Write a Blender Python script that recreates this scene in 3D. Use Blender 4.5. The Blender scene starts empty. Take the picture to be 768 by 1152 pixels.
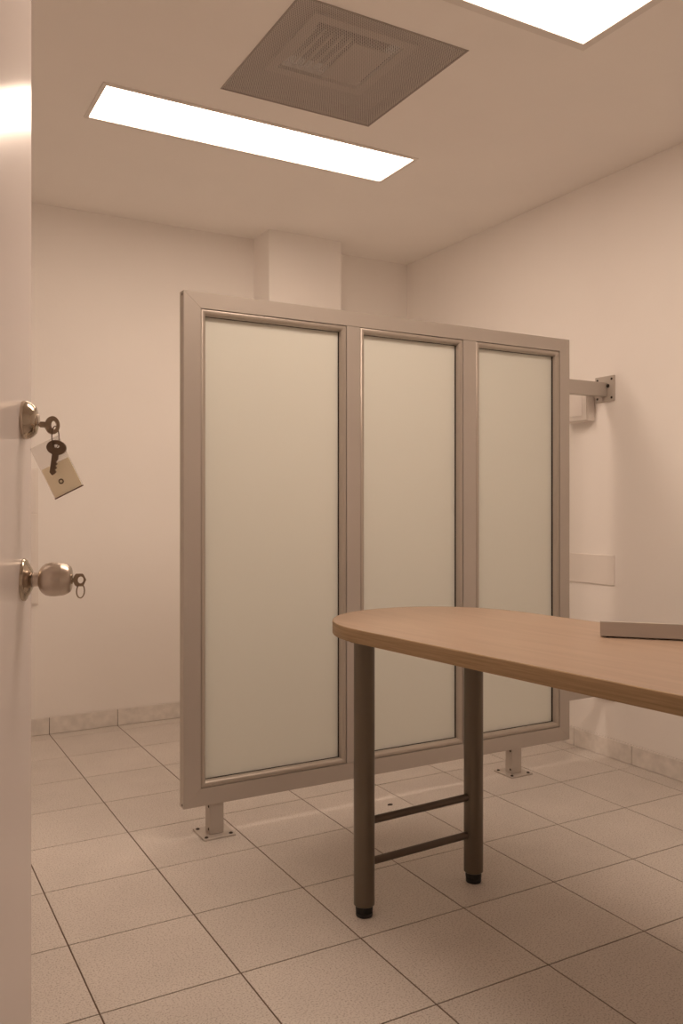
import bpy, bmesh, math, random
from mathutils import Vector, Matrix

random.seed(7)
scene = bpy.context.scene
C = scene.collection
scene.cycles.max_bounces = 16
scene.cycles.diffuse_bounces = 12
PI = math.pi

# ------------------------------------------------------------------ camera
cam_d = bpy.data.cameras.new('camera')
cam = bpy.data.objects.new('camera', cam_d)
C.objects.link(cam)
cam_d.sensor_fit = 'AUTO'
cam_d.sensor_width = 36.0
cam_d.lens = 951.0 / 1152.0 * 36.0
cam_d.shift_y = -6.9 / 1152.0
cam_d.clip_start = 0.02
cam.location = (0.0, 0.0, 1.1063)
cam.rotation_euler = (PI / 2, 0.0, -math.radians(29.337))
scene.camera = cam

# ------------------------------------------------------------------ world, exposure, lamp strength
w = bpy.data.worlds.new('world')
scene.world = w
w.use_nodes = True
w.node_tree.nodes['Background'].inputs[0].default_value = (1.0, 0.80, 0.64, 1)
w.node_tree.nodes['Background'].inputs[1].default_value = 0.05
scene.view_settings.view_transform = 'Standard'
scene.view_settings.look = 'None'
scene.view_settings.gamma = 1.0
scene.view_settings.use_curve_mapping = False
scene.view_settings.exposure = 0.70
LAMP_COL = (1.0, 0.775, 0.61)
LAMP_BACK = 8.1
LAMP_FRONT = 6.0

H = 2.565          # ceiling height
XR = 2.855         # right wall
YB = 4.270         # back wall
XL = -0.70         # left wall
YF = -0.80         # unseen wall added behind the camera, kept near for bounced light
TILE = 0.33
TX, TY = 0.4433, 1.5324


# ------------------------------------------------------------------ materials
def mat(name, color, rough=0.5, metal=0.0, spec=0.5, noise=0.0, nscale=8.0, bump=0.0, bscale=60.0, coat=0.0):
    m = bpy.data.materials.new(name)
    m.use_nodes = True
    nt = m.node_tree
    b = nt.nodes['Principled BSDF']
    b.inputs['Base Color'].default_value = (*color, 1)
    b.inputs['Roughness'].default_value = rough
    b.inputs['Metallic'].default_value = metal
    b.inputs['Specular IOR Level'].default_value = spec
    b.inputs['Coat Weight'].default_value = coat
    tc = nt.nodes.new('ShaderNodeTexCoord')
    if noise > 0:
        n = nt.nodes.new('ShaderNodeTexNoise')
        n.inputs['Scale'].default_value = nscale
        n.inputs['Detail'].default_value = 5
        nt.links.new(tc.outputs['Object'], n.inputs['Vector'])
        r = nt.nodes.new('ShaderNodeValToRGB')
        r.color_ramp.elements[0].position = 0.3
        r.color_ramp.elements[1].position = 0.7
        r.color_ramp.elements[0].color = (*[c * (1 - noise) for c in color], 1)
        r.color_ramp.elements[1].color = (*[min(1, c * (1 + noise)) for c in color], 1)
        nt.links.new(n.outputs['Fac'], r.inputs['Fac'])
        nt.links.new(r.outputs['Color'], b.inputs['Base Color'])
    if bump > 0:
        n2 = nt.nodes.new('ShaderNodeTexNoise')
        n2.inputs['Scale'].default_value = bscale
        n2.inputs['Detail'].default_value = 3
        nt.links.new(tc.outputs['Object'], n2.inputs['Vector'])
        bp = nt.nodes.new('ShaderNodeBump')
        bp.inputs['Strength'].default_value = bump
        bp.inputs['Distance'].default_value = 0.002
        nt.links.new(n2.outputs['Fac'], bp.inputs['Height'])
        nt.links.new(bp.outputs['Normal'], b.inputs['Normal'])
    return m


def mat_tile():
    m = bpy.data.materials.new('terrazzo_tile')
    m.use_nodes = True
    nt = m.node_tree
    b = nt.nodes['Principled BSDF']
    tc = nt.nodes.new('ShaderNodeTexCoord')
    oi = nt.nodes.new('ShaderNodeObjectInfo')
    add = nt.nodes.new('ShaderNodeVectorMath')
    add.operation = 'ADD'
    nt.links.new(tc.outputs['Object'], add.inputs[0])
    nt.links.new(oi.outputs['Location'], add.inputs[1])
    n1 = nt.nodes.new('ShaderNodeTexNoise')
    n1.inputs['Scale'].default_value = 230
    n1.inputs['Detail'].default_value = 2
    n2 = nt.nodes.new('ShaderNodeTexNoise')
    n2.inputs['Scale'].default_value = 5
    n2.inputs['Detail'].default_value = 4
    for n in (n1, n2):
        nt.links.new(add.outputs[0], n.inputs['Vector'])
    r1 = nt.nodes.new('ShaderNodeValToRGB')
    r1.color_ramp.elements[0].position = 0.30
    r1.color_ramp.elements[0].color = (0.39, 0.34, 0.31, 1)
    r1.color_ramp.elements[1].position = 0.50
    r1.color_ramp.elements[1].color = (0.645, 0.60, 0.56, 1)
    nt.links.new(n1.outputs['Fac'], r1.inputs['Fac'])
    hsv = nt.nodes.new('ShaderNodeHueSaturation')
    mr = nt.nodes.new('ShaderNodeMapRange')
    mr.inputs['To Min'].default_value = 0.97
    mr.inputs['To Max'].default_value = 1.03
    nt.links.new(oi.outputs['Random'], mr.inputs['Value'])
    mr2 = nt.nodes.new('ShaderNodeMapRange')
    mr2.inputs['From Min'].default_value = 0.3
    mr2.inputs['From Max'].default_value = 0.7
    mr2.inputs['To Min'].default_value = 0.95
    mr2.inputs['To Max'].default_value = 1.04
    nt.links.new(n2.outputs['Fac'], mr2.inputs['Value'])
    mul = nt.nodes.new('ShaderNodeMath')
    mul.operation = 'MULTIPLY'
    nt.links.new(mr.outputs['Result'], mul.inputs[0])
    nt.links.new(mr2.outputs['Result'], mul.inputs[1])
    nt.links.new(mul.outputs[0], hsv.inputs['Value'])
    nt.links.new(r1.outputs['Color'], hsv.inputs['Color'])
    nt.links.new(hsv.outputs['Color'], b.inputs['Base Color'])
    b.inputs['Roughness'].default_value = 0.42
    b.inputs['Specular IOR Level'].default_value = 0.35
    return m


def mat_wood(name, c1, c2, rough, stretch):
    m = bpy.data.materials.new(name)
    m.use_nodes = True
    nt = m.node_tree
    b = nt.nodes['Principled BSDF']
    tc = nt.nodes.new('ShaderNodeTexCoord')
    mp = nt.nodes.new('ShaderNodeMapping')
    mp.inputs['Scale'].default_value = stretch
    n = nt.nodes.new('ShaderNodeTexNoise')
    n.inputs['Scale'].default_value = 1.0
    n.inputs['Detail'].default_value = 6
    n.inputs['Roughness'].default_value = 0.6
    n.inputs['Distortion'].default_value = 0.4
    r = nt.nodes.new('ShaderNodeValToRGB')
    r.color_ramp.elements[0].position = 0.30
    r.color_ramp.elements[1].position = 0.68
    r.color_ramp.elements[0].color = (*c1, 1)
    r.color_ramp.elements[1].color = (*c2, 1)
    nt.links.new(tc.outputs['Object'], mp.inputs['Vector'])
    nt.links.new(mp.outputs['Vector'], n.inputs['Vector'])
    nt.links.new(n.outputs['Fac'], r.inputs['Fac'])
    nt.links.new(r.outputs['Color'], b.inputs['Base Color'])
    b.inputs['Roughness'].default_value = rough
    return m


def mat_frosted():
    m = bpy.data.materials.new('frosted_glass')
    m.use_nodes = True
    nt = m.node_tree
    nt.nodes.clear()
    out = nt.nodes.new('ShaderNodeOutputMaterial')
    col = (0.88, 0.90, 0.84, 1)
    d = nt.nodes.new('ShaderNodeBsdfDiffuse')
    d.inputs['Color'].default_value = col
    t = nt.nodes.new('ShaderNodeBsdfTranslucent')
    t.inputs['Color'].default_value = col
    mx = nt.nodes.new('ShaderNodeMixShader')
    mx.inputs[0].default_value = 0.15
    nt.links.new(d.outputs[0], mx.inputs[1])
    nt.links.new(t.outputs[0], mx.inputs[2])
    g = nt.nodes.new('ShaderNodeBsdfGlossy')
    g.inputs['Roughness'].default_value = 0.35
    fr = nt.nodes.new('ShaderNodeFresnel')
    fr.inputs['IOR'].default_value = 1.35
    m2 = nt.nodes.new('ShaderNodeMixShader')
    nt.links.new(fr.outputs[0], m2.inputs[0])
    nt.links.new(mx.outputs[0], m2.inputs[1])
    nt.links.new(g.outputs[0], m2.inputs[2])
    nt.links.new(m2.outputs[0], out.inputs['Surface'])
    return m


def mat_emit(name, col, strength):
    m = bpy.data.materials.new(name)
    m.use_nodes = True
    nt = m.node_tree
    nt.nodes.clear()
    out = nt.nodes.new('ShaderNodeOutputMaterial')
    e = nt.nodes.new('ShaderNodeEmission')
    e.inputs['Color'].default_value = (*col, 1)
    e.inputs['Strength'].default_value = strength
    nt.links.new(e.outputs[0], out.inputs['Surface'])
    return m


def mat_perforated():
    m = bpy.data.materials.new('perforated_sheet')
    m.use_nodes = True
    nt = m.node_tree
    b = nt.nodes['Principled BSDF']
    out = nt.nodes['Material Output']
    b.inputs['Base Color'].default_value = (0.58, 0.53, 0.50, 1)
    b.inputs['Roughness'].default_value = 0.5
    tc = nt.nodes.new('ShaderNodeTexCoord')
    p = 0.0072          # staggered round holes, rows at 60 degrees
    def vm(op, a, b=None):
        n = nt.nodes.new('ShaderNodeVectorMath')
        n.operation = op
        nt.links.new(a, n.inputs[0])
        if b is not None:
            n.inputs[1].default_value = b
        return n.outputs['Value'] if op == 'LENGTH' else n.outputs[0]
    base = vm('MULTIPLY', tc.outputs['Object'], (1 / p, 1 / (p * 1.7320508), 0))
    ds = []
    for off in ((100.0, 100.0, 0.0), (100.5, 100.5, 0.0)):
        v = vm('ADD', base, off)
        v = vm('FRACTION', v)
        v = vm('SUBTRACT', v, (0.5, 0.5, 0.0))
        v = vm('MULTIPLY', v, (1.0, 1.7320508, 0.0))
        ds.append(vm('LENGTH', v))
    mn = nt.nodes.new('ShaderNodeMath')
    mn.operation = 'MINIMUM'
    nt.links.new(ds[0], mn.inputs[0])
    nt.links.new(ds[1], mn.inputs[1])
    lt = nt.nodes.new('ShaderNodeMath')
    lt.operation = 'LESS_THAN'
    lt.inputs[1].default_value = 0.33
    nt.links.new(mn.outputs[0], lt.inputs[0])
    tr = nt.nodes.new('ShaderNodeBsdfTransparent')
    mx = nt.nodes.new('ShaderNodeMixShader')
    nt.links.new(lt.outputs[0], mx.inputs[0])
    nt.links.new(b.outputs[0], mx.inputs[1])
    nt.links.new(tr.outputs[0], mx.inputs[2])
    nt.links.new(mx.outputs[0], out.inputs['Surface'])
    return m


def mat_clear(name, col, alpha, rough=0.15):
    m = mat(name, col, rough)
    nt = m.node_tree
    b = nt.nodes['Principled BSDF']
    out = nt.nodes['Material Output']
    tr = nt.nodes.new('ShaderNodeBsdfTransparent')
    mx = nt.nodes.new('ShaderNodeMixShader')
    mx.inputs[0].default_value = alpha
    nt.links.new(tr.outputs[0], mx.inputs[1])
    nt.links.new(b.outputs[0], mx.inputs[2])
    nt.links.new(mx.outputs[0], out.inputs['Surface'])
    return m


def mat_paper():
    m = bpy.data.materials.new('tag_paper')
    m.use_nodes = True
    nt = m.node_tree
    nt.nodes.clear()
    out = nt.nodes.new('ShaderNodeOutputMaterial')
    d = nt.nodes.new('ShaderNodeBsdfDiffuse')
    t = nt.nodes.new('ShaderNodeBsdfTranslucent')
    for n in (d, t):
        n.inputs['Color'].default_value = (0.93, 0.88, 0.76, 1)
    mx = nt.nodes.new('ShaderNodeMixShader')
    mx.inputs[0].default_value = 0.5
    nt.links.new(d.outputs[0], mx.inputs[1])
    nt.links.new(t.outputs[0], mx.inputs[2])
    nt.links.new(mx.outputs[0], out.inputs['Surface'])
    return m


M = {
    'wall': mat('painted_wall', (0.87, 0.84, 0.815), 0.75, noise=0.012, nscale=2.5, bump=0.12, bscale=90),
    'ceiling': mat('painted_ceiling', (0.86, 0.83, 0.80), 0.8, noise=0.012, nscale=3, bump=0.08, bscale=80),
    'tile': mat_tile(),
    'grout': mat('grout', (0.16, 0.11, 0.08), 0.9, noise=0.2, nscale=20),
    'skirt': mat('skirting_tile', (0.74, 0.70, 0.66), 0.35, noise=0.11, nscale=22),
    'caulk': mat('caulk', (0.80, 0.765, 0.735), 0.6, noise=0.02),
    'door': mat('door_gloss_paint', (0.82, 0.765, 0.755), 0.22, spec=0.5, bump=0.05, bscale=18),
    'frame': mat('screen_frame_metal', (0.50, 0.455, 0.415), 0.42, metal=0.3, noise=0.03, nscale=3),
    'bead': mat('screen_bead_metal', (0.47, 0.42, 0.37), 0.36, metal=0.4, noise=0.03, nscale=3),
    'gap_shade': mat('gap_shade_black', (0.02, 0.014, 0.01), 0.8),  # near-black, paints the shade of the gap between bead and glass
    'glass': mat_frosted(),
    'screw': mat('dark_screw', (0.05, 0.035, 0.028), 0.5, metal=0.6, noise=0.2),
    'wood': mat_wood('beech_laminate', (0.365, 0.262, 0.19), (0.43, 0.313, 0.232), 0.4, (38, 2.2, 10)),
    'edge': mat_wood('beech_edge_shaded', (0.27, 0.178, 0.088), (0.41, 0.28, 0.155), 0.5, (6, 6, 260)),  # browner than the top: shade on the edge painted into its colour
    'leg': mat('leg_metal', (0.15, 0.125, 0.095), 0.30, metal=0.55, noise=0.03, nscale=4),
    'bar': mat('crossbar_metal', (0.11, 0.085, 0.065), 0.42, metal=0.4, noise=0.03),
    'rubber': mat('black_rubber', (0.012, 0.010, 0.009), 0.6, noise=0.1),
    'plastic': mat('grey_plastic', (0.50, 0.46, 0.43), 0.5, noise=0.02, nscale=5),
    'plastic_dark': mat('dark_plastic', (0.06, 0.05, 0.045), 0.6),
    'white': mat('white_plastic', (0.80, 0.755, 0.72), 0.45, noise=0.01),
    'nickel': mat('satin_nickel', (0.56, 0.49, 0.43), 0.30, metal=1.0, noise=0.04, nscale=30),
    'nickel_pol': mat('polished_nickel', (0.50, 0.43, 0.35), 0.14, metal=1.0, noise=0.04, nscale=30),
    'keymetal': mat('key_metal', (0.30, 0.23, 0.17), 0.28, metal=1.0, noise=0.06, nscale=60),
    'keydark': mat('key_dark', (0.14, 0.10, 0.07), 0.3, metal=0.9, noise=0.06, nscale=60),
    'tag_plastic': mat_clear('clear_tag_plastic', (0.86, 0.82, 0.78), 0.22),
    'tag_paper': mat_paper(),
    'tag_ink': mat('tag_dark_edge', (0.16, 0.09, 0.07), 0.7),
    'lamp_frame': mat('lamp_trim_white', (0.74, 0.70, 0.665), 0.5, noise=0.01),
    'lamp_back': mat_emit('lamp_diffuser_back', LAMP_COL, LAMP_BACK),
    'lamp_front': mat_emit('lamp_diffuser_front', LAMP_COL, LAMP_FRONT),
    'perf': mat_perforated(),
    'vent_edge': mat('vent_edge_metal', (0.34, 0.30, 0.27), 0.5, noise=0.02),
    'plenum': mat('plenum_metal', (0.26, 0.23, 0.21), 0.6, noise=0.03),
    'vent_dark': mat('vent_throat_shade', (0.03, 0.025, 0.02), 0.8),  # near-black colour carries the shade of the vent cavity
    'diffuser': mat('diffuser_metal', (0.50, 0.46, 0.43), 0.5, noise=0.02),
}


# ------------------------------------------------------------------ helpers
def obj(name, bm, material, parent=None, smooth=False, loc=None):
    me = bpy.data.meshes.new(name)
    bmesh.ops.recalc_face_normals(bm, faces=bm.faces)
    bm.to_mesh(me)
    bm.free()
    if smooth:
        me.shade_smooth()
        try:
            me.set_sharp_from_angle(angle=math.radians(38))
        except Exception:
            pass
    me.materials.append(M[material])
    o = bpy.data.objects.new(name, me)
    C.objects.link(o)
    if parent is not None:
        o.parent = parent
    if loc is not None:
        o.location = loc
    return o


def tag(o, label, cat, group=None, kind=None):
    o['label'] = label
    o['category'] = cat
    if group:
        o['group'] = group
    if kind:
        o['kind'] = kind
    return o


def empty(name, loc=(0, 0, 0), rotz=0.0):
    o = bpy.data.objects.new(name, None)
    o.empty_display_size = 0.1
    C.objects.link(o)
    o.location = loc
    o.rotation_euler = (0, 0, rotz)
    return o


def box(bm, x0, x1, y0, y1, z0, z1, bev=0.0, seg=1):
    r = bmesh.ops.create_cube(bm, size=1.0)
    vs = r['verts']
    for v in vs:
        v.co = Vector(((x0 + x1) / 2 + v.co.x * (x1 - x0),
                       (y0 + y1) / 2 + v.co.y * (y1 - y0),
                       (z0 + z1) / 2 + v.co.z * (z1 - z0)))
    if bev > 0:
        es = list({e for v in vs for e in v.link_edges})
        bmesh.ops.bevel(bm, geom=es, offset=bev, segments=seg, affect='EDGES', profile=0.5)
    return bm


def newbox(*a, **k):
    return box(bmesh.new(), *a, **k)


def prism_xz(pts, y0, y1, bev=0.0):
    bm = bmesh.new()
    a = [bm.verts.new((x, y0, z)) for x, z in pts]
    b = [bm.verts.new((x, y1, z)) for x, z in pts]
    n = len(pts)
    bm.faces.new(a)
    bm.faces.new(list(reversed(b)))
    for i in range(n):
        bm.faces.new((a[i], b[i], b[(i + 1) % n], a[(i + 1) % n]))
    bmesh.ops.recalc_face_normals(bm, faces=bm.faces)
    if bev > 0:
        bmesh.ops.bevel(bm, geom=list(bm.edges), offset=bev, segments=2, affect='EDGES')
    return bm


def lathe(profile, axis='Z', seg=40):
    """profile: list of (radius, height) revolved about the axis, ends closed when the radius is not 0"""
    bm = bmesh.new()
    rings = []
    for r, h in profile:
        ring = []
        n = 1 if r < 1e-6 else seg
        for k in range(n):
            a = 2 * PI * k / seg
            p = (r * math.cos(a), r * math.sin(a), h)
            if axis == '-Y':
                p = (p[0], -p[2], p[1])
            elif axis == 'X':
                p = (p[2], p[0], p[1])
            ring.append(bm.verts.new(p))
        rings.append(ring)
    for A, B in zip(rings, rings[1:]):
        for k in range(seg):
            k2 = (k + 1) % seg
            if len(A) == 1 and len(B) == 1:
                break
            if len(A) == 1:
                bm.faces.new((A[0], B[k], B[k2]))
            elif len(B) == 1:
                bm.faces.new((A[k], B[0], A[k2]))
            else:
                bm.faces.new((A[k], B[k], B[k2], A[k2]))
    for R in (rings[0], rings[-1]):
        if len(R) > 2:
            bm.faces.new(R)
    return bm


def tube(points, r, seg=10, closed=False):
    bm = bmesh.new()
    pts = [Vector(p) for p in points]
    n = len(pts)
    rings = []
    ref = Vector((0.123, 0.31, 0.94)).normalized()
    for i in range(n):
        if closed:
            d = pts[(i + 1) % n] - pts[(i - 1) % n]
        else:
            d = pts[min(i + 1, n - 1)] - pts[max(i - 1, 0)]
        d.normalize()
        u = d.cross(ref).normalized()
        v = d.cross(u).normalized()
        rings.append([bm.verts.new(pts[i] + r * (math.cos(2 * PI * k / seg) * u + math.sin(2 * PI * k / seg) * v)) for k in range(seg)])
    for i in range(n if closed else n - 1):
        A, B = rings[i], rings[(i + 1) % n]
        for k in range(seg):
            bm.faces.new((A[k], A[(k + 1) % seg], B[(k + 1) % seg], B[k]))
    if not closed:
        bm.faces.new(rings[0])
        bm.faces.new(rings[-1])
    return bm


# ------------------------------------------------------------------ setting: floor with single tiles
floor = obj('floor', newbox(XL - 0.1, XR + 0.1, YF - 0.1, YB + 0.1, -0.12, -0.0022), 'grout')
tag(floor, 'floor of square speckled beige tiles with thin brown joints', 'floor', kind='structure')
JT = 0.0036


def tile_bm(sx, sy):
    return newbox(-sx / 2, sx / 2, -sy / 2, sy / 2, -0.0022, 0.0, bev=0.0007)


full_mesh = None
x_lines = [TX + TILE * k for k in range(-6, 9)]
y_lines = [TY + TILE * k for k in range(-10, 10)]
for i in range(len(x_lines) - 1):
    for j in range(len(y_lines) - 1):
        xa, xb = max(x_lines[i] + JT / 2, XL), min(x_lines[i + 1] - JT / 2, XR)
        ya, yb = max(y_lines[j] + JT / 2, YF), min(y_lines[j + 1] - JT / 2, YB)
        if xb - xa < 0.01 or yb - ya < 0.01:
            continue
        loc = ((xa + xb) / 2, (ya + yb) / 2, 0)
        full = abs(xb - xa - (TILE - JT)) < 1e-4 and abs(yb - ya - (TILE - JT)) < 1e-4
        if full and full_mesh is not None:
            o = bpy.data.objects.new('tile', full_mesh)
            C.objects.link(o)
            o.parent = floor
            o.location = loc
        else:
            o = obj('tile', tile_bm(xb - xa, yb - ya), 'tile', floor, loc=loc)
            if full:
                full_mesh = o.data

# ------------------------------------------------------------------ setting: walls
T = 0.12
tag(obj('wall_back', newbox(XL - T, XR + T, YB, YB + T, 0.0, H), 'wall'), 'plain white painted back wall behind the partition', 'wall', kind='structure')
tag(obj('wall_right', newbox(XR, XR + T, YF, YB, 0.0, H), 'wall'), 'plain white painted side wall holding the partition bracket', 'wall', kind='structure')
tag(obj('wall_left', newbox(XL - T, XL, YF, YB, 0.0, H), 'wall'), 'plain white painted wall on the door side', 'wall', kind='structure')
tag(obj('wall_front', newbox(XL - T, XR + T, YF - T, YF, 0.0, H), 'wall'), 'unseen white wall added behind the camera to close in the light', 'wall', kind='structure')  # out of view, added to enclose the space and return light
tag(obj('wall_door', newbox(XL, -0.105, 0.50, 0.62, 0.0, H), 'wall'), 'short unseen white wall stub added to carry the open door', 'wall', kind='structure')  # out of view, added to hang the door and close the space
tag(obj('wall_pillar', newbox(1.85, 2.285, 4.07, YB, 0.0, H), 'wall'), 'square white pillar standing out from the back wall', 'pillar', kind='structure')

# ceiling with real openings for lamps and vent
LB = (0.722, 2.008, 2.946, 3.222)        # back lamp opening x0 x1 y0 y1
LF = (0.725, 1.985, 1.345, 1.965)        # front lamp opening
VT = (1.078, 1.682, 2.160, 2.782)        # vent opening
holes = [LB, LF, VT]
xs = sorted({XL - T, XR + T, *[h[0] for h in holes], *[h[1] for h in holes]})
ys = sorted({YF - T, YB + T, *[h[2] for h in holes], *[h[3] for h in holes]})
bm = bmesh.new()
vg = {}


def cv(i, j):
    if (i, j) not in vg:
        vg[(i, j)] = bm.verts.new((xs[i], ys[j], H))
    return vg[(i, j)]


for i in range(len(xs) - 1):
    for j in range(len(ys) - 1):
        cx, cy = (xs[i] + xs[i + 1]) / 2, (ys[j] + ys[j + 1]) / 2
        if any(h[0] < cx < h[1] and h[2] < cy < h[3] for h in holes):
            continue
        bm.faces.new((cv(i, j), cv(i + 1, j), cv(i + 1, j + 1), cv(i, j + 1)))
r = bmesh.ops.extrude_face_region(bm, geom=list(bm.faces))
for v in [g for g in r['geom'] if isinstance(g, bmesh.types.BMVert)]:
    v.co.z += 0.16
ceil = obj('ceiling', bm, 'ceiling')
tag(ceil, 'plain painted ceiling with two recessed lamps and a vent', 'ceiling', kind='structure')


# skirting of single tiles
def skirting(name, label, axis, face, a0, a1, joint0, step, sgn):
    """axis 'x': runs along x on the wall plane y = face; axis 'y': along y on x = face; sgn = direction into the room"""
    t, h = 0.009, 0.080
    def bx(p0, p1, d0, d1, z0, z1, bev=0.0):
        lo, hi = sorted((face + sgn * d0, face + sgn * d1))
        return newbox(p0, p1, lo, hi, z0, z1, bev=bev) if axis == 'x' else newbox(lo, hi, p0, p1, z0, z1, bev=bev)
    base = obj(name, bx(a0, a1, 0.0, 0.003, 0.0, h + 0.005), 'grout')
    tag(base, label, 'baseboard', kind='structure')
    cuts = [a0]
    p = joint0 - step * math.floor((joint0 - a0) / step)
    while p < a1 - 0.02:
        if p > a0 + 0.02:
            cuts.append(p)
        p += step
    cuts.append(a1)
    for c0, c1 in zip(cuts, cuts[1:]):
        obj('skirting_tile', bx(c0 + 0.0015, c1 - 0.0015, 0.003, t + random.uniform(-.0006, .0006), 0.001, h, 0.0012), 'skirt', base)
    obj('caulk_line', bx(a0, a1, 0.003, t - 0.001, h, h + 0.006, 0.0015), 'caulk', base)
    return base


skirting('baseboard_back', 'low tiled baseboard along the back wall', 'x', YB, XL, 1.85, 0.7733, 0.33, -1)
skirting('baseboard_back', 'short low tiled baseboard between pillar and far corner', 'x', YB, 2.285, XR - 0.01, 2.42, 0.33, -1)
skirting('baseboard_right', 'low tiled baseboard along the right wall', 'y', XR, YF, YB, 2.540, 0.335, -1)
skirting('baseboard_pillar', 'low tiled baseboard along the front of the pillar', 'x', 4.07, 1.85, 2.285, 2.09, 0.33, -1)

# ------------------------------------------------------------------ setting: door with its hardware
DA = math.radians(70.0)
door = empty('door_1', (-0.056, 0.628, 0.0), DA)
tag(door, 'glossy white door standing open with knob and deadbolt', 'door', kind='structure')
DW, MX = 0.832, 0.770
obj('door_leaf', newbox(0, DW, 0.0, 0.040, 0.008, 2.06, bev=0.0025, seg=2), 'door', door, smooth=True)
KZ, BZ = 0.9945, 1.2362
# knob
kn = obj('knob', lathe([(0.0106, 0.012), (0.0106, 0.0135), (0.0118, 0.0140), (0.0118, 0.0150), (0.0106, 0.0155), (0.0106, 0.0225),
                        (0.0155, 0.0240), (0.0205, 0.0275), (0.0242, 0.0330), (0.0258, 0.0400), (0.0260, 0.0460), (0.0252, 0.0530),
                        (0.0247, 0.0560), (0.0250, 0.0563), (0.0238, 0.0610), (0.0215, 0.0655), (0.0190, 0.0690), (0.0165, 0.0700),
                        (0.0, 0.0700)], '-Y', 48), 'nickel', door, smooth=True, loc=(MX, 0, KZ))
obj('rosette', lathe([(0.0322, 0.0), (0.0322, 0.0025), (0.0305, 0.0048), (0.0280, 0.0055), (0.0268, 0.0062), (0.0235, 0.0085),
                      (0.0180, 0.0115), (0.0145, 0.0130), (0.0106, 0.0135)], '-Y', 48), 'nickel_pol', kn, smooth=True)
obj('keyhole_plug', lathe([(0.0075, 0.0700), (0.0075, 0.0715), (0.0068, 0.0722), (0.0, 0.0722)], '-Y', 24), 'nickel_pol', kn, smooth=True)
# deadbolt
db = obj('deadbolt', lathe([(0.0292, 0.0), (0.0295, 0.0030), (0.0290, 0.0060), (0.0276, 0.0100), (0.0252, 0.0140), (0.0222, 0.0172),
                            (0.0206, 0.0184), (0.0200, 0.0180), (0.0192, 0.0188), (0.0140, 0.0204), (0.0100, 0.0210), (0.0, 0.0212)], '-Y', 48),
         'nickel_pol', door, smooth=True, loc=(MX, 0, BZ))
obj('lock_cylinder', lathe([(0.0095, 0.0190), (0.0095, 0.0222), (0.0085, 0.0230), (0.0, 0.0230)], '-Y', 24), 'nickel', db, smooth=True)
# hinges and frame
for hz in (0.25, 1.05, 1.85):
    obj('hinge', lathe([(0.007, -0.045), (0.007, 0.045)], 'Z', 16), 'nickel', door, smooth=True, loc=(-0.009, -0.006, hz))
obj('latch_plate', newbox(DW - 0.0005, DW + 0.0012, 0.008, 0.032, KZ - 0.028, KZ + 0.028, bev=0.0004), 'nickel', door)
tr = obj('trim_1', newbox(-0.105, -0.066, 0.49, 0.63, 0.0, 2.10, bev=0.003), 'door')
tag(tr, 'white door jamb beside the wall stub', 'door frame', kind='structure')


# ------------------------------------------------------------------ keys
def key_bm(bow='round', hole=0.0070):
    """flat key lying along +x: bow centred on the origin, blade to the left (towards the lock), 2 mm thick"""
    bm = bmesh.new()
    th = 0.0011
    R, r = (0.0130, hole)
    n = 28
    def ang(k):
        return 2 * PI * k / n
    outer, inner = [], []
    for k in range(n):
        a = ang(k)
        if bow == 'round':
            ro = R
        else:
            ro = R * (0.86 / max(abs(math.cos(a)) * 0.95 + abs(math.sin(a)) * 0.45, abs(math.sin(a)) * 1.0, 0.75))
        outer.append((ro * math.cos(a) * 0.92, ro * math.sin(a)))
        inner.append((r * math.cos(a) * 0.72 + 0.0022, r * math.sin(a)))
    rows = {}
    for nm, ring in (('o', outer), ('i', inner)):
        for s in (-1, 1):
            rows[nm, s] = [bm.verts.new((x, s * th, z)) for x, z in ring]
    for k in range(n):
        k2 = (k + 1) % n
        for s in (-1, 1):
            bm.faces.new((rows['o', s][k], rows['o', s][k2], rows['i', s][k2], rows['i', s][k]))
        for nm in 'oi':
            bm.faces.new((rows[nm, -1][k], rows[nm, -1][k2], rows[nm, 1][k2], rows[nm, 1][k]))
    return bm


def key_blade(length, w=0.0042):
    pts = [(-0.0105, w), (-0.0105 - length, w), (-0.0145 - length, 0.0005), (-0.012 - length, -w * 0.5)]
    n = 7
    for i in range(n):
        x = -0.010 - length + (i + 0.5) * (length * 0.75) / n
        pts.append((x, -w * (0.5 if i % 2 else 0.95)))
    pts += [(-0.0105 - length * 0.12, -w), (-0.0105, -w)]
    return prism_xz(pts, -0.001, 0.001)


dirv = Vector((math.cos(DA), math.sin(DA), 0))          # along the door
nrm = Vector((math.sin(DA), -math.cos(DA), 0))          # out of the visible face
hinge = Vector((-0.056, 0.628, 0))


def on_door(x, out, z):
    return hinge + dirv * x + nrm * out + Vector((0, 0, z))


rot_out = math.atan2(nrm.y, nrm.x)                       # local +x of a key points out of the lock


def key_thing(label, group, loc, rot, bow, blade, m, hole=0.0062):
    k = empty('key', loc)
    k.rotation_euler = rot
    tag(k, label, 'key', group)
    obj('bow', key_bm(bow, hole), m, k)
    obj('blade', key_blade(blade), m, k)
    return k


k1 = key_thing('dark key pushed into the upper deadbolt lock', 'door keys', on_door(MX, 0.0420, BZ - 0.0072), (0, 0, rot_out + math.radians(24)), 'round', 0.009, 'keymetal')
k1.scale = (0.90, 2.2, 1.06)
k2 = key_thing('key with an angular bow pushed into the round door knob', 'door keys', on_door(MX, 0.0815, KZ - 0.0015), (0, 0, rot_out + math.radians(12)), 'square', 0.003, 'keymetal')
k2.scale = (0.95, 1.6, 0.86)
cr = Vector((math.cos(math.radians(29.337)), -math.sin(math.radians(29.337)), 0))     # a level direction across the doorway
A = on_door(MX, 0.0420, BZ - 0.0072)


def hang(r, z, f=0.0):
    return A + cr * r + Vector((0, 0, z)) + Vector((math.sin(math.radians(29.337)), math.cos(math.radians(29.337)), 0)) * f


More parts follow.
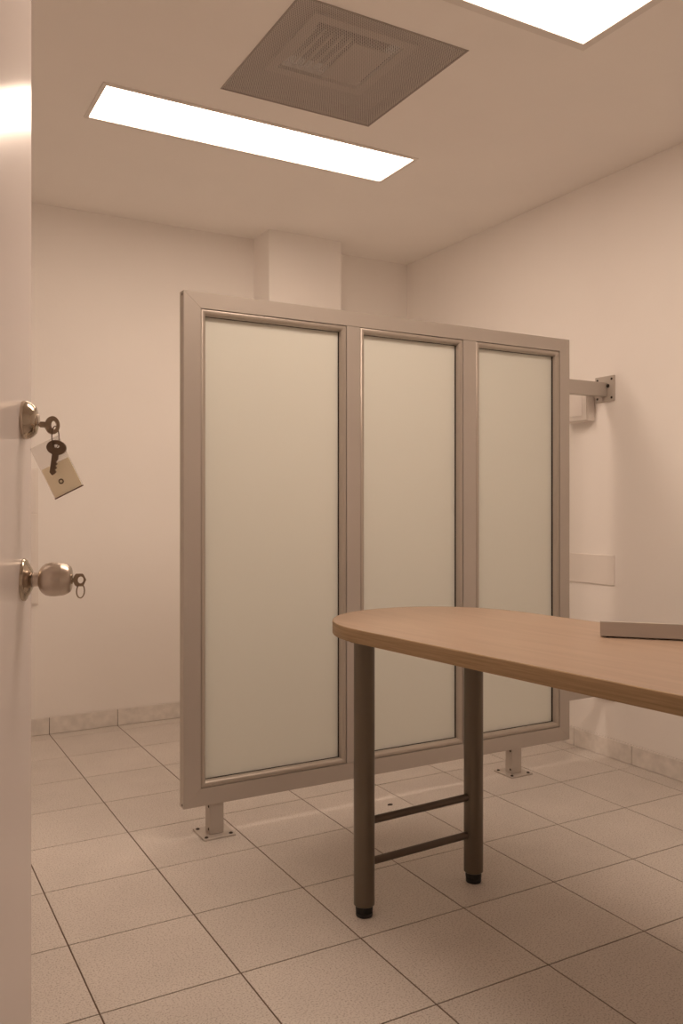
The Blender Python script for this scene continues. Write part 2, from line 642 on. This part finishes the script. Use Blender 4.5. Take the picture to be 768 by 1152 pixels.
kc = hang(0.0085, -0.0345, -0.006)
k3 = key_thing('dark key dangling on a ring below the deadbolt', 'door keys', kc, (0, math.radians(-82), math.radians(-29.3)), 'round', 0.030, 'keydark', 0.0040)
k3.scale = (0.95, 1.8, 1.15)
# ring carrying the dangling key and the tag
ring_c = hang(0.0052, -0.0180, -0.001)
pts = []
for k in range(28):
    a = 2 * PI * k / 28
    pts.append(ring_c + Vector((0, 0, 0.0165 * math.sin(a))) + (cr * 0.10 + Vector((0.487, 0.867, 0))).normalized() * (0.0125 * math.cos(a)))
base = pts[0].copy()
rg = obj('key_ring', tube([p - ring_c for p in pts], 0.0009, 8, True), 'keydark', smooth=True, loc=ring_c)
tag(rg, 'thin dark wire ring joining the deadbolt key and the tag', 'key ring', 'key rings')
# small ring on the knob key
rc2 = on_door(MX, 0.0835, KZ - 0.0185)
pts = []
for k in range(24):
    a = 2 * PI * k / 24
    pts.append((cr * 0.0036 * math.cos(a) + Vector((0, 0, 0.0105 * math.sin(a))) + Vector((0.487, 0.867, 0)) * 0.008 * math.cos(a)))
rg2 = obj('key_ring', tube(pts, 0.0010, 8, True), 'keymetal', smooth=True, loc=rc2)
tag(rg2, 'small oval wire ring hanging from the door knob key', 'key ring', 'key rings')
# tag
ta = math.radians(-63.5)
tg = empty('key_tag', hang(0.0052, -0.0635, 0.006))
tg.rotation_euler = (0, 0, math.radians(-29.337))
tag(tg, 'clear plastic key tag with a yellowed paper slip hanging below the deadbolt', 'key tag')
ux, uz = Vector((math.cos(ta), 0, math.sin(ta))), Vector((-math.sin(ta), 0, math.cos(ta)))   # long axis, short axis


def slab(name, a0, a1, b0, b1, y0, y1, m):
    pts = [ux * a + uz * b for a, b in ((a0, b0), (a1, b0), (a1, b1), (a0, b1))]
    return obj(name, prism_xz([(p.x, p.z) for p in pts], y0, y1), m, tg)


slab('clear_sleeve', -0.0430, 0.0430, -0.0245, 0.0235, -0.0012, 0.0012, 'tag_plastic')
slab('paper_slip', -0.006, 0.0418, -0.0232, 0.0225, -0.0015, 0.0015, 'tag_paper')
slab('dark_edge', 0.0418, 0.0432, -0.0245, 0.0235, -0.0014, 0.0014, 'tag_ink')
g = ux * 0.0225 + uz * (-0.0035)
obj('eyelet', tube([(g.x + 0.0032 * math.cos(2 * PI * k / 16), -0.0019, g.z + 0.0032 * math.sin(2 * PI * k / 16)) for k in range(16)], 0.0010, 8, True), 'keydark', tg, smooth=True)

# ------------------------------------------------------------------ partition screen
FX0, FX1, FZ0, FZ1 = 0.909, 2.6225, 0.108, 1.8165
FY0, FY1 = 2.675, 2.714
OZ0, OZ1 = 0.167, 1.763
OPEN = [(0.968, 1.526), (1.584, 2.056), (2.120, 2.567)]
scr = empty('partition_screen', ((FX0 + FX1) / 2, (FY0 + FY1) / 2, 0.0))
SO = Vector(scr.location)
tag(scr, 'grey metal partition screen with three tall frosted glass panes', 'partition')


def spart(name, bm, m, parent=scr, smooth=False):
    bmesh.ops.translate(bm, verts=bm.verts, vec=-SO)
    return obj(name, bm, m, parent, smooth)


gp = 0.0001
ox0, ox1 = OPEN[0][0], OPEN[-1][1]
spart('stile', prism_xz([(FX0, FZ0), (ox0, OZ0 - 0.0), (ox0, OZ1), (FX0, FZ1)], FY0, FY1, 0.0006), 'frame')
spart('stile', prism_xz([(FX1, FZ0), (ox1, OZ0), (ox1, OZ1), (FX1, FZ1)], FY0, FY1, 0.0006), 'frame')
spart('rail', prism_xz([(FX0 + gp, FZ1), (FX1 - gp, FZ1), (ox1 - gp, OZ1), (ox0 + gp, OZ1)], FY0, FY1, 0.0006), 'frame')
spart('rail', prism_xz([(FX0 + gp, FZ0), (FX1 - gp, FZ0), (ox1 - gp, OZ0), (ox0 + gp, OZ0)], FY0, FY1, 0.0006), 'frame')
for a, b in ((OPEN[0][1], OPEN[1][0]), (OPEN[1][1], OPEN[2][0])):
    spart('mullion', newbox(a, b, FY0 + 0.0003, FY1, OZ0 + 0.0005, OZ1 - 0.0005, bev=0.0010), 'frame')

PROF = [(0.0012, 0.030), (0.0012, 0.0035), (0.0030, 0.0012), (0.0065, 0.0), (0.0110, 0.0008), (0.0155, 0.0035), (0.0190, 0.0080),
        (0.0212, 0.0140), (0.0218, 0.0195), (0.0175, 0.0195), (0.0175, 0.030)]


def ring_moulding(x0, x1, z0, z1, prof, y_base):
    bm = bmesh.new()
    corners = [(x0, z0, 1, 1), (x1, z0, -1, 1), (x1, z1, -1, -1), (x0, z1, 1, -1)]
    rows = [[bm.verts.new((x + sx * a, y_base + d, z + sz * a)) for a, d in prof] for x, z, sx, sz in corners]
    n = len(prof)
    for c in range(4):
        A, B = rows[c], rows[(c + 1) % 4]
        for k in range(n):
            bm.faces.new((A[k], A[(k + 1) % n], B[(k + 1) % n], B[k]))
    return bm


for (a, b) in OPEN:
    spart('bead', ring_moulding(a, b, OZ0, OZ1, PROF, FY0 + 0.0005), 'bead', smooth=True)
    ga, gb, gz0, gz1 = a + 0.0095, b - 0.0095, OZ0 + 0.0095, OZ1 - 0.0095
    pane = spart('glass_pane', newbox(ga, gb, FY0 + 0.0285, FY0 + 0.0345, gz0, gz1), 'glass')
    spart('gap_shade', ring_moulding(a, b, OZ0, OZ1, [(0.0180, 0.0203), (0.0224, 0.0203), (0.0224, 0.0284), (0.0180, 0.0284)], FY0 + 0.0), 'gap_shade', pane)  # dark strip painting the shaded gap behind the bead
    spart('rear_bead', ring_moulding(a, b, OZ0, OZ1, [(0.0012, 0.0350), (0.0012, 0.0385), (0.018, 0.0385), (0.0215, 0.0365), (0.0215, 0.0350)], FY0), 'bead')


def screw(name, loc, r, axis, parent, h=0.003):
    bm = lathe([(r, 0.0), (r, h * 0.5), (r * 0.6, h), (0.0, h)], axis, 12)
    o = obj(name, bm, 'screw', parent, smooth=True)
    o.location = Vector(loc) - SO
    return o


PY = 2.704
for cx, px in ((1.026, 1.0258), (2.335, 2.333)):
    post = spart('post', newbox(px - 0.0250, px + 0.0245, 2.6785, 2.7215, 0.0065, FZ0, bev=0.0012), 'frame')
    plate = spart('foot_plate', newbox(cx - 0.056, cx + 0.056, PY - 0.056, PY + 0.056, 0.0, 0.0060, bev=0.0008), 'frame')
    for sx in (-1, 1):
        for sy in (-1, 1):
            screw('screw', (cx + sx * 0.043, PY + sy * 0.043, 0.0058), 0.0065, 'Z', plate, 0.004)
    for z in (0.098, 0.022):
        o = screw('screw', (px - 0.0248, 2.690, z), 0.0048, 'X', post, -0.002)
for z in (0.118, 1.805):
    o = screw('screw', (FX0 + 0.0005, 2.690, z), 0.0045, 'X', scr, -0.0015)
for z0, z1 in ((1.589, 1.650), (0.272, 0.333)):
    spart('wall_bar', newbox(FX1, XR - 0.0075, 2.6765, 2.7125, z0, z1, bev=0.0012), 'frame')
    zc = (z0 + z1) / 2 + 0.0035
    plate = spart('wall_plate', newbox(XR - 0.0075, XR, 2.692 - 0.055, 2.692 + 0.055, zc - 0.056, zc + 0.056, bev=0.0008), 'frame')
    for sy in (-1, 1):
        for sz in (-1, 1):
            screw('screw', (XR - 0.0072, 2.692 + sy * 0.041, zc + sz * 0.041), 0.0055, 'X', plate, -0.003)
    screw('screw', (XR - 0.0072, 2.6705, zc + 0.012), 0.0080, 'X', plate, -0.006)

# ------------------------------------------------------------------ table
TA = math.radians(5.9)
tab = empty('table', (1.445, 1.942, 0.0), TA)
tag(tab, 'light wood table with a rounded end on grey tube legs', 'table')
HW, AL, NEAR, TZ, TT = 0.321, 0.342, -1.25, 0.780, 0.036
outline = []
N = 40
for k in range(N + 1):
    a = PI * k / N
    c, s = math.cos(a), math.sin(a)
    e = 2 / 2.12
    outline.append((HW * math.copysign(abs(c) ** e, c), AL * abs(s) ** e))
rc = 0.06
for k in range(7):
    a = PI + PI / 2 * k / 6
    outline.append((-HW + rc + rc * math.cos(a), NEAR + rc + rc * math.sin(a)))
for k in range(7):
    a = 1.5 * PI + PI / 2 * k / 6
    outline.append((HW - rc + rc * math.cos(a), NEAR + rc + rc * math.sin(a)))


def inset(pts, d):
    n = len(pts)
    res = []
    for i in range(n):
        p0, p1, p2 = Vector(pts[i - 1]), Vector(pts[i]), Vector(pts[(i + 1) % n])
        t = (p2 - p0)
        if t.length < 1e-9:
            res.append(pts[i])
            continue
        t.normalize()
        res.append((p1.x - t.y * d, p1.y + t.x * d))
    return res


core = inset(outline, 0.0025)
bm = bmesh.new()
a_ = [bm.verts.new((x, y, TZ - TT)) for x, y in core]
b_ = [bm.verts.new((x, y, TZ)) for x, y in core]
bm.faces.new(list(reversed(a_)))
bm.faces.new(b_)
for i in range(len(core)):
    j = (i + 1) % len(core)
    bm.faces.new((a_[i], a_[j], b_[j], b_[i]))
obj('tabletop', bm, 'wood', tab)
bm = bmesh.new()
rows = []
for d, z in ((0.0023, TZ - TT), (0.0006, TZ - TT), (0.0, TZ - TT + 0.0015), (0.0, TZ - 0.0030), (0.0006, TZ - 0.0010), (0.0023, TZ + 0.0002)):
    rows.append([bm.verts.new((x, y, z)) for x, y in inset(outline, d)])
n = len(outline)
for A_, B_ in list(zip(rows, rows[1:])) + [(rows[-1], rows[0])]:
    for i in range(n):
        j = (i + 1) % n
        bm.faces.new((A_[i], A_[j], B_[j], B_[i]))
obj('edge_band', bm, 'edge', tab, smooth=True)
Rz = Matrix.Rotation(-TA, 3, 'Z')


def tl(x, y):
    v = Rz @ Vector((x - 1.445, y - 1.942, 0))
    return v.x, v.y


legs = [tl(1.173, 1.962), tl(1.560, 1.982)]
legs += [(-0.262, -1.02), (0.117, -1.04)]
for (x, y) in legs:
    lg = obj('leg', lathe([(0.0, 0.030), (0.0265, 0.030), (0.0285, 0.032), (0.0285, TZ - TT - 0.004), (0.0, TZ - TT - 0.004)], 'Z', 36), 'leg', tab, smooth=True, loc=(x, y, 0))
    obj('foot', lathe([(0.0, 0.0), (0.0215, 0.0), (0.0228, 0.003), (0.0228, 0.0115), (0.0200, 0.0125), (0.0200, 0.0150), (0.0235, 0.0160), (0.0235, 0.0310), (0.0, 0.0310)], 'Z', 28), 'rubber', lg, smooth=True)
    obj('leg_plate', lathe([(0.0, TZ - TT - 0.004), (0.040, TZ - TT - 0.004), (0.040, TZ - TT), (0.0, TZ - TT)], 'Z', 28), 'leg', lg, smooth=True)
for (p, q) in ((legs[0], legs[1]), (legs[2], legs[3])):
    P0, P1 = Vector((*p, 0)), Vector((*q, 0))
    d = (P1 - P0).normalized()
    for z in (0.252, 0.141):
        a, b = P0 + d * 0.0265, P1 - d * 0.0265
        obj('crossbar', tube([(a.x, a.y, z), (b.x, b.y, z)], 0.0105, 20), 'bar', tab, smooth=True)

# flat grey case on the table
cs = empty('flat_case', (1.587, 1.5145, TZ), math.atan2(-0.141, 0.131))
tag(cs, 'low grey flat case lying on the wooden tabletop', 'case')
obj('shell', prism_xz([(0.0, 0.0035), (0.215, 0.0035), (0.215, 0.0395), (0.0, 0.0395)], 0.0, 0.004, 0.0008), 'plastic', cs)
bm = bmesh.new()
sec = [(0.004, 0.0035), (0.092, 0.0035), (0.092, 0.0170), (0.012, 0.0395), (0.004, 0.0395)]
va = [bm.verts.new((0.0, y, z)) for y, z in sec]
vb = [bm.verts.new((0.215, y, z)) for y, z in sec]
bm.faces.new(va)
bm.faces.new(list(reversed(vb)))
for i in range(len(sec)):
    j = (i + 1) % len(sec)
    bm.faces.new((va[i], va[j], vb[j], vb[i]))
obj('body', bm, 'plastic', cs)
for x in (0.012, 0.203):
    for y in (0.012, 0.080):
        obj('foot', lathe([(0.007, 0.0), (0.007, 0.0035)], 'Z', 16), 'plastic_dark', cs, loc=(x, y, 0))

# ------------------------------------------------------------------ fittings on the walls
sw = empty('switch_box', (XR, 2.83, 1.565))
tag(sw, 'white surface mounted switch box under the upper wall bar', 'switch box')
obj('body', newbox(-0.046, 0.0, -0.075, 0.075, -0.077, 0.077, bev=0.004, seg=3), 'white', sw, smooth=True)
obj('cover', newbox(-0.052, -0.046, -0.072, 0.072, -0.074, 0.074, bev=0.002, seg=2), 'white', sw, smooth=True)
rk = obj('rocker', newbox(-0.0545, -0.052, -0.050, 0.050, -0.055, 0.055, bev=0.001), 'white', sw)
bl = empty('blank_plate', (XR, 2.797, 0.823))
tag(bl, 'white blank cover plate low on the right wall above the table', 'cover plate')
obj('plate', newbox(-0.006, 0.0, -0.159, 0.159, -0.066, 0.066, bev=0.0015), 'white', bl)
for s in (-1, 1):
    screwo = obj('screw', lathe([(0.003, 0.0058), (0.003, 0.0066), (0.0, 0.0066)], 'Z', 12), 'white', bl)
    screwo.rotation_euler = (0, -PI / 2, 0)
    screwo.location = (0, s * 0.142, 0)
pn = empty('wall_cabinet', (0.56, YB, 0.96))
tag(pn, 'flat white wall panel on the back wall beside the door edge', 'wall panel')
obj('frame', newbox(-0.17, 0.162, -0.010, 0.0, -0.33, 0.327, bev=0.001), 'white', pn)
obj('upper_flap', newbox(-0.163, 0.1555, -0.014, -0.010, 0.112, 0.320, bev=0.001), 'white', pn)
obj('lower_flap', newbox(-0.163, 0.1555, -0.014, -0.010, -0.323, 0.107, bev=0.001), 'white', pn)


# ------------------------------------------------------------------ ceiling lamps
def lamp(op, label, m, t):
    x0, x1, y0, y1 = op
    o = empty('ceiling_lamp', ((x0 + x1) / 2, (y0 + y1) / 2, H))
    tag(o, label, 'ceiling lamp', 'recessed ceiling lamps')
    hx, hy = (x1 - x0) / 2, (y1 - y0) / 2
    def ringb(t, ex, z0, z1):
        bm = bmesh.new()
        box(bm, -hx - ex, hx + ex, -hy - ex, -hy + t, z0, z1)
        box(bm, -hx - ex, hx + ex, hy - t, hy + ex, z0, z1)
        box(bm, -hx - ex, -hx + t, -hy + t, hy - t, z0, z1)
        box(bm, hx - t, hx + ex, -hy + t, hy - t, z0, z1)
        return bm
    obj('trim', ringb(t, 0.012, -0.005, 0.0), 'lamp_frame', o)
    obj('housing', ringb(0.004, 0.0, 0.0, 0.055), 'lamp_frame', o)
    obj('diffuser', newbox(-hx + 0.004, hx - 0.004, -hy + 0.004, hy - 0.004, 0.002, 0.006), m, o)
    obj('back_plate', newbox(-hx, hx, -hy, hy, 0.055, 0.060), 'lamp_frame', o)
    return o


lamp(LB, 'long narrow lit ceiling panel above the partition', 'lamp_back', 0.003)
lamp(LF, 'wide lit ceiling panel cut off at the top right', 'lamp_front', 0.018)

# ------------------------------------------------------------------ ceiling vent
vx, vy = (VT[0] + VT[1]) / 2, (VT[2] + VT[3]) / 2
hx, hy = (VT[1] - VT[0]) / 2, (VT[3] - VT[2]) / 2
vent = empty('ceiling_vent', (vx, vy, H))
tag(vent, 'square grey perforated ceiling vent between the two lamps', 'vent')
bm = bmesh.new()
e = 0.006
box(bm, -hx, hx, -hy, -hy + e, -0.002, 0.012)
box(bm, -hx, hx, hy - e, hy, -0.002, 0.012)
box(bm, -hx, -hx + e, -hy + e, hy - e, -0.002, 0.012)
box(bm, hx - e, hx, -hy + e, hy - e, -0.002, 0.012)
obj('edge_frame', bm, 'vent_edge', vent)
bm = bmesh.new()
bm.faces.new([bm.verts.new(p) for p in ((-hx + e, -hy + e, 0), (hx - e, -hy + e, 0), (hx - e, hy - e, 0), (-hx + e, hy - e, 0))])
obj('perforated_sheet', bm, 'perf', vent)
# box above the sheet, with the square diffuser in it
bm = bmesh.new()
zt = 0.058
q = 0.19
box(bm, -hx, hx, -hy, -q + 0.02, zt, zt + 0.004)
box(bm, -hx, hx, q - 0.02, hy, zt, zt + 0.004)
box(bm, -hx, -q + 0.02, -q + 0.02, q - 0.02, zt, zt + 0.004)
box(bm, q - 0.02, hx, -q + 0.02, q - 0.02, zt, zt + 0.004)
obj('plenum_lid', bm, 'plenum', vent)
bm = bmesh.new()
box(bm, -hx, hx, -hy, -hy + 0.002, 0.012, zt)
box(bm, -hx, hx, hy - 0.002, hy, 0.012, zt)
box(bm, -hx, -hx + 0.002, -hy + 0.002, hy - 0.002, 0.012, zt)
box(bm, hx - 0.002, hx, -hy + 0.002, hy - 0.002, 0.012, zt)
obj('plenum_side', bm, 'plenum', vent)
df = obj('diffuser_frame', ring_moulding(-q, q, -q, q, [(0.0, 0.0), (0.0, 0.010), (0.030, 0.016), (0.034, 0.0)], 0.0), 'vent_edge', vent)
df.rotation_euler = (PI / 2, 0, 0)
df.location = (0, 0, 0.056 - 0.016)
# rotated so that its depth axis points up; the throat above is a near-black plate with the shade in its colour
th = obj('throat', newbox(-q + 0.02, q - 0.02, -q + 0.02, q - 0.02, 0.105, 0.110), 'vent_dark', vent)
for k in range(5):
    x = -0.138 + 0.033 * k
    s = obj('slat', newbox(-0.0035, 0.0035, -0.085, 0.115, -0.014, 0.014, bev=0.001), 'diffuser', vent, loc=(x, 0, 0.058))
    s.rotation_euler = (0, math.radians(38), 0)
obj('centre_plate', newbox(0.010, 0.150, -0.085, 0.150, 0.050, 0.054), 'vent_edge', vent)

# ------------------------------------------------------------------ a chip of dirt on the floor
bm = lathe([(0.0, 0.0), (0.011, 0.0), (0.009, 0.0022), (0.004, 0.0035), (0.0, 0.0036)], 'Z', 9)
for v in bm.verts:
    v.co.x *= 1.0 + random.uniform(-0.2, 0.2)
    v.co.y *= 0.7 + random.uniform(-0.15, 0.15)
chip = obj('dirt_chip', bm, 'screw', loc=(1.690, 2.640, 0.0))
tag(chip, 'tiny dark chip of dirt on the floor tiles in front of the partition', 'dirt')
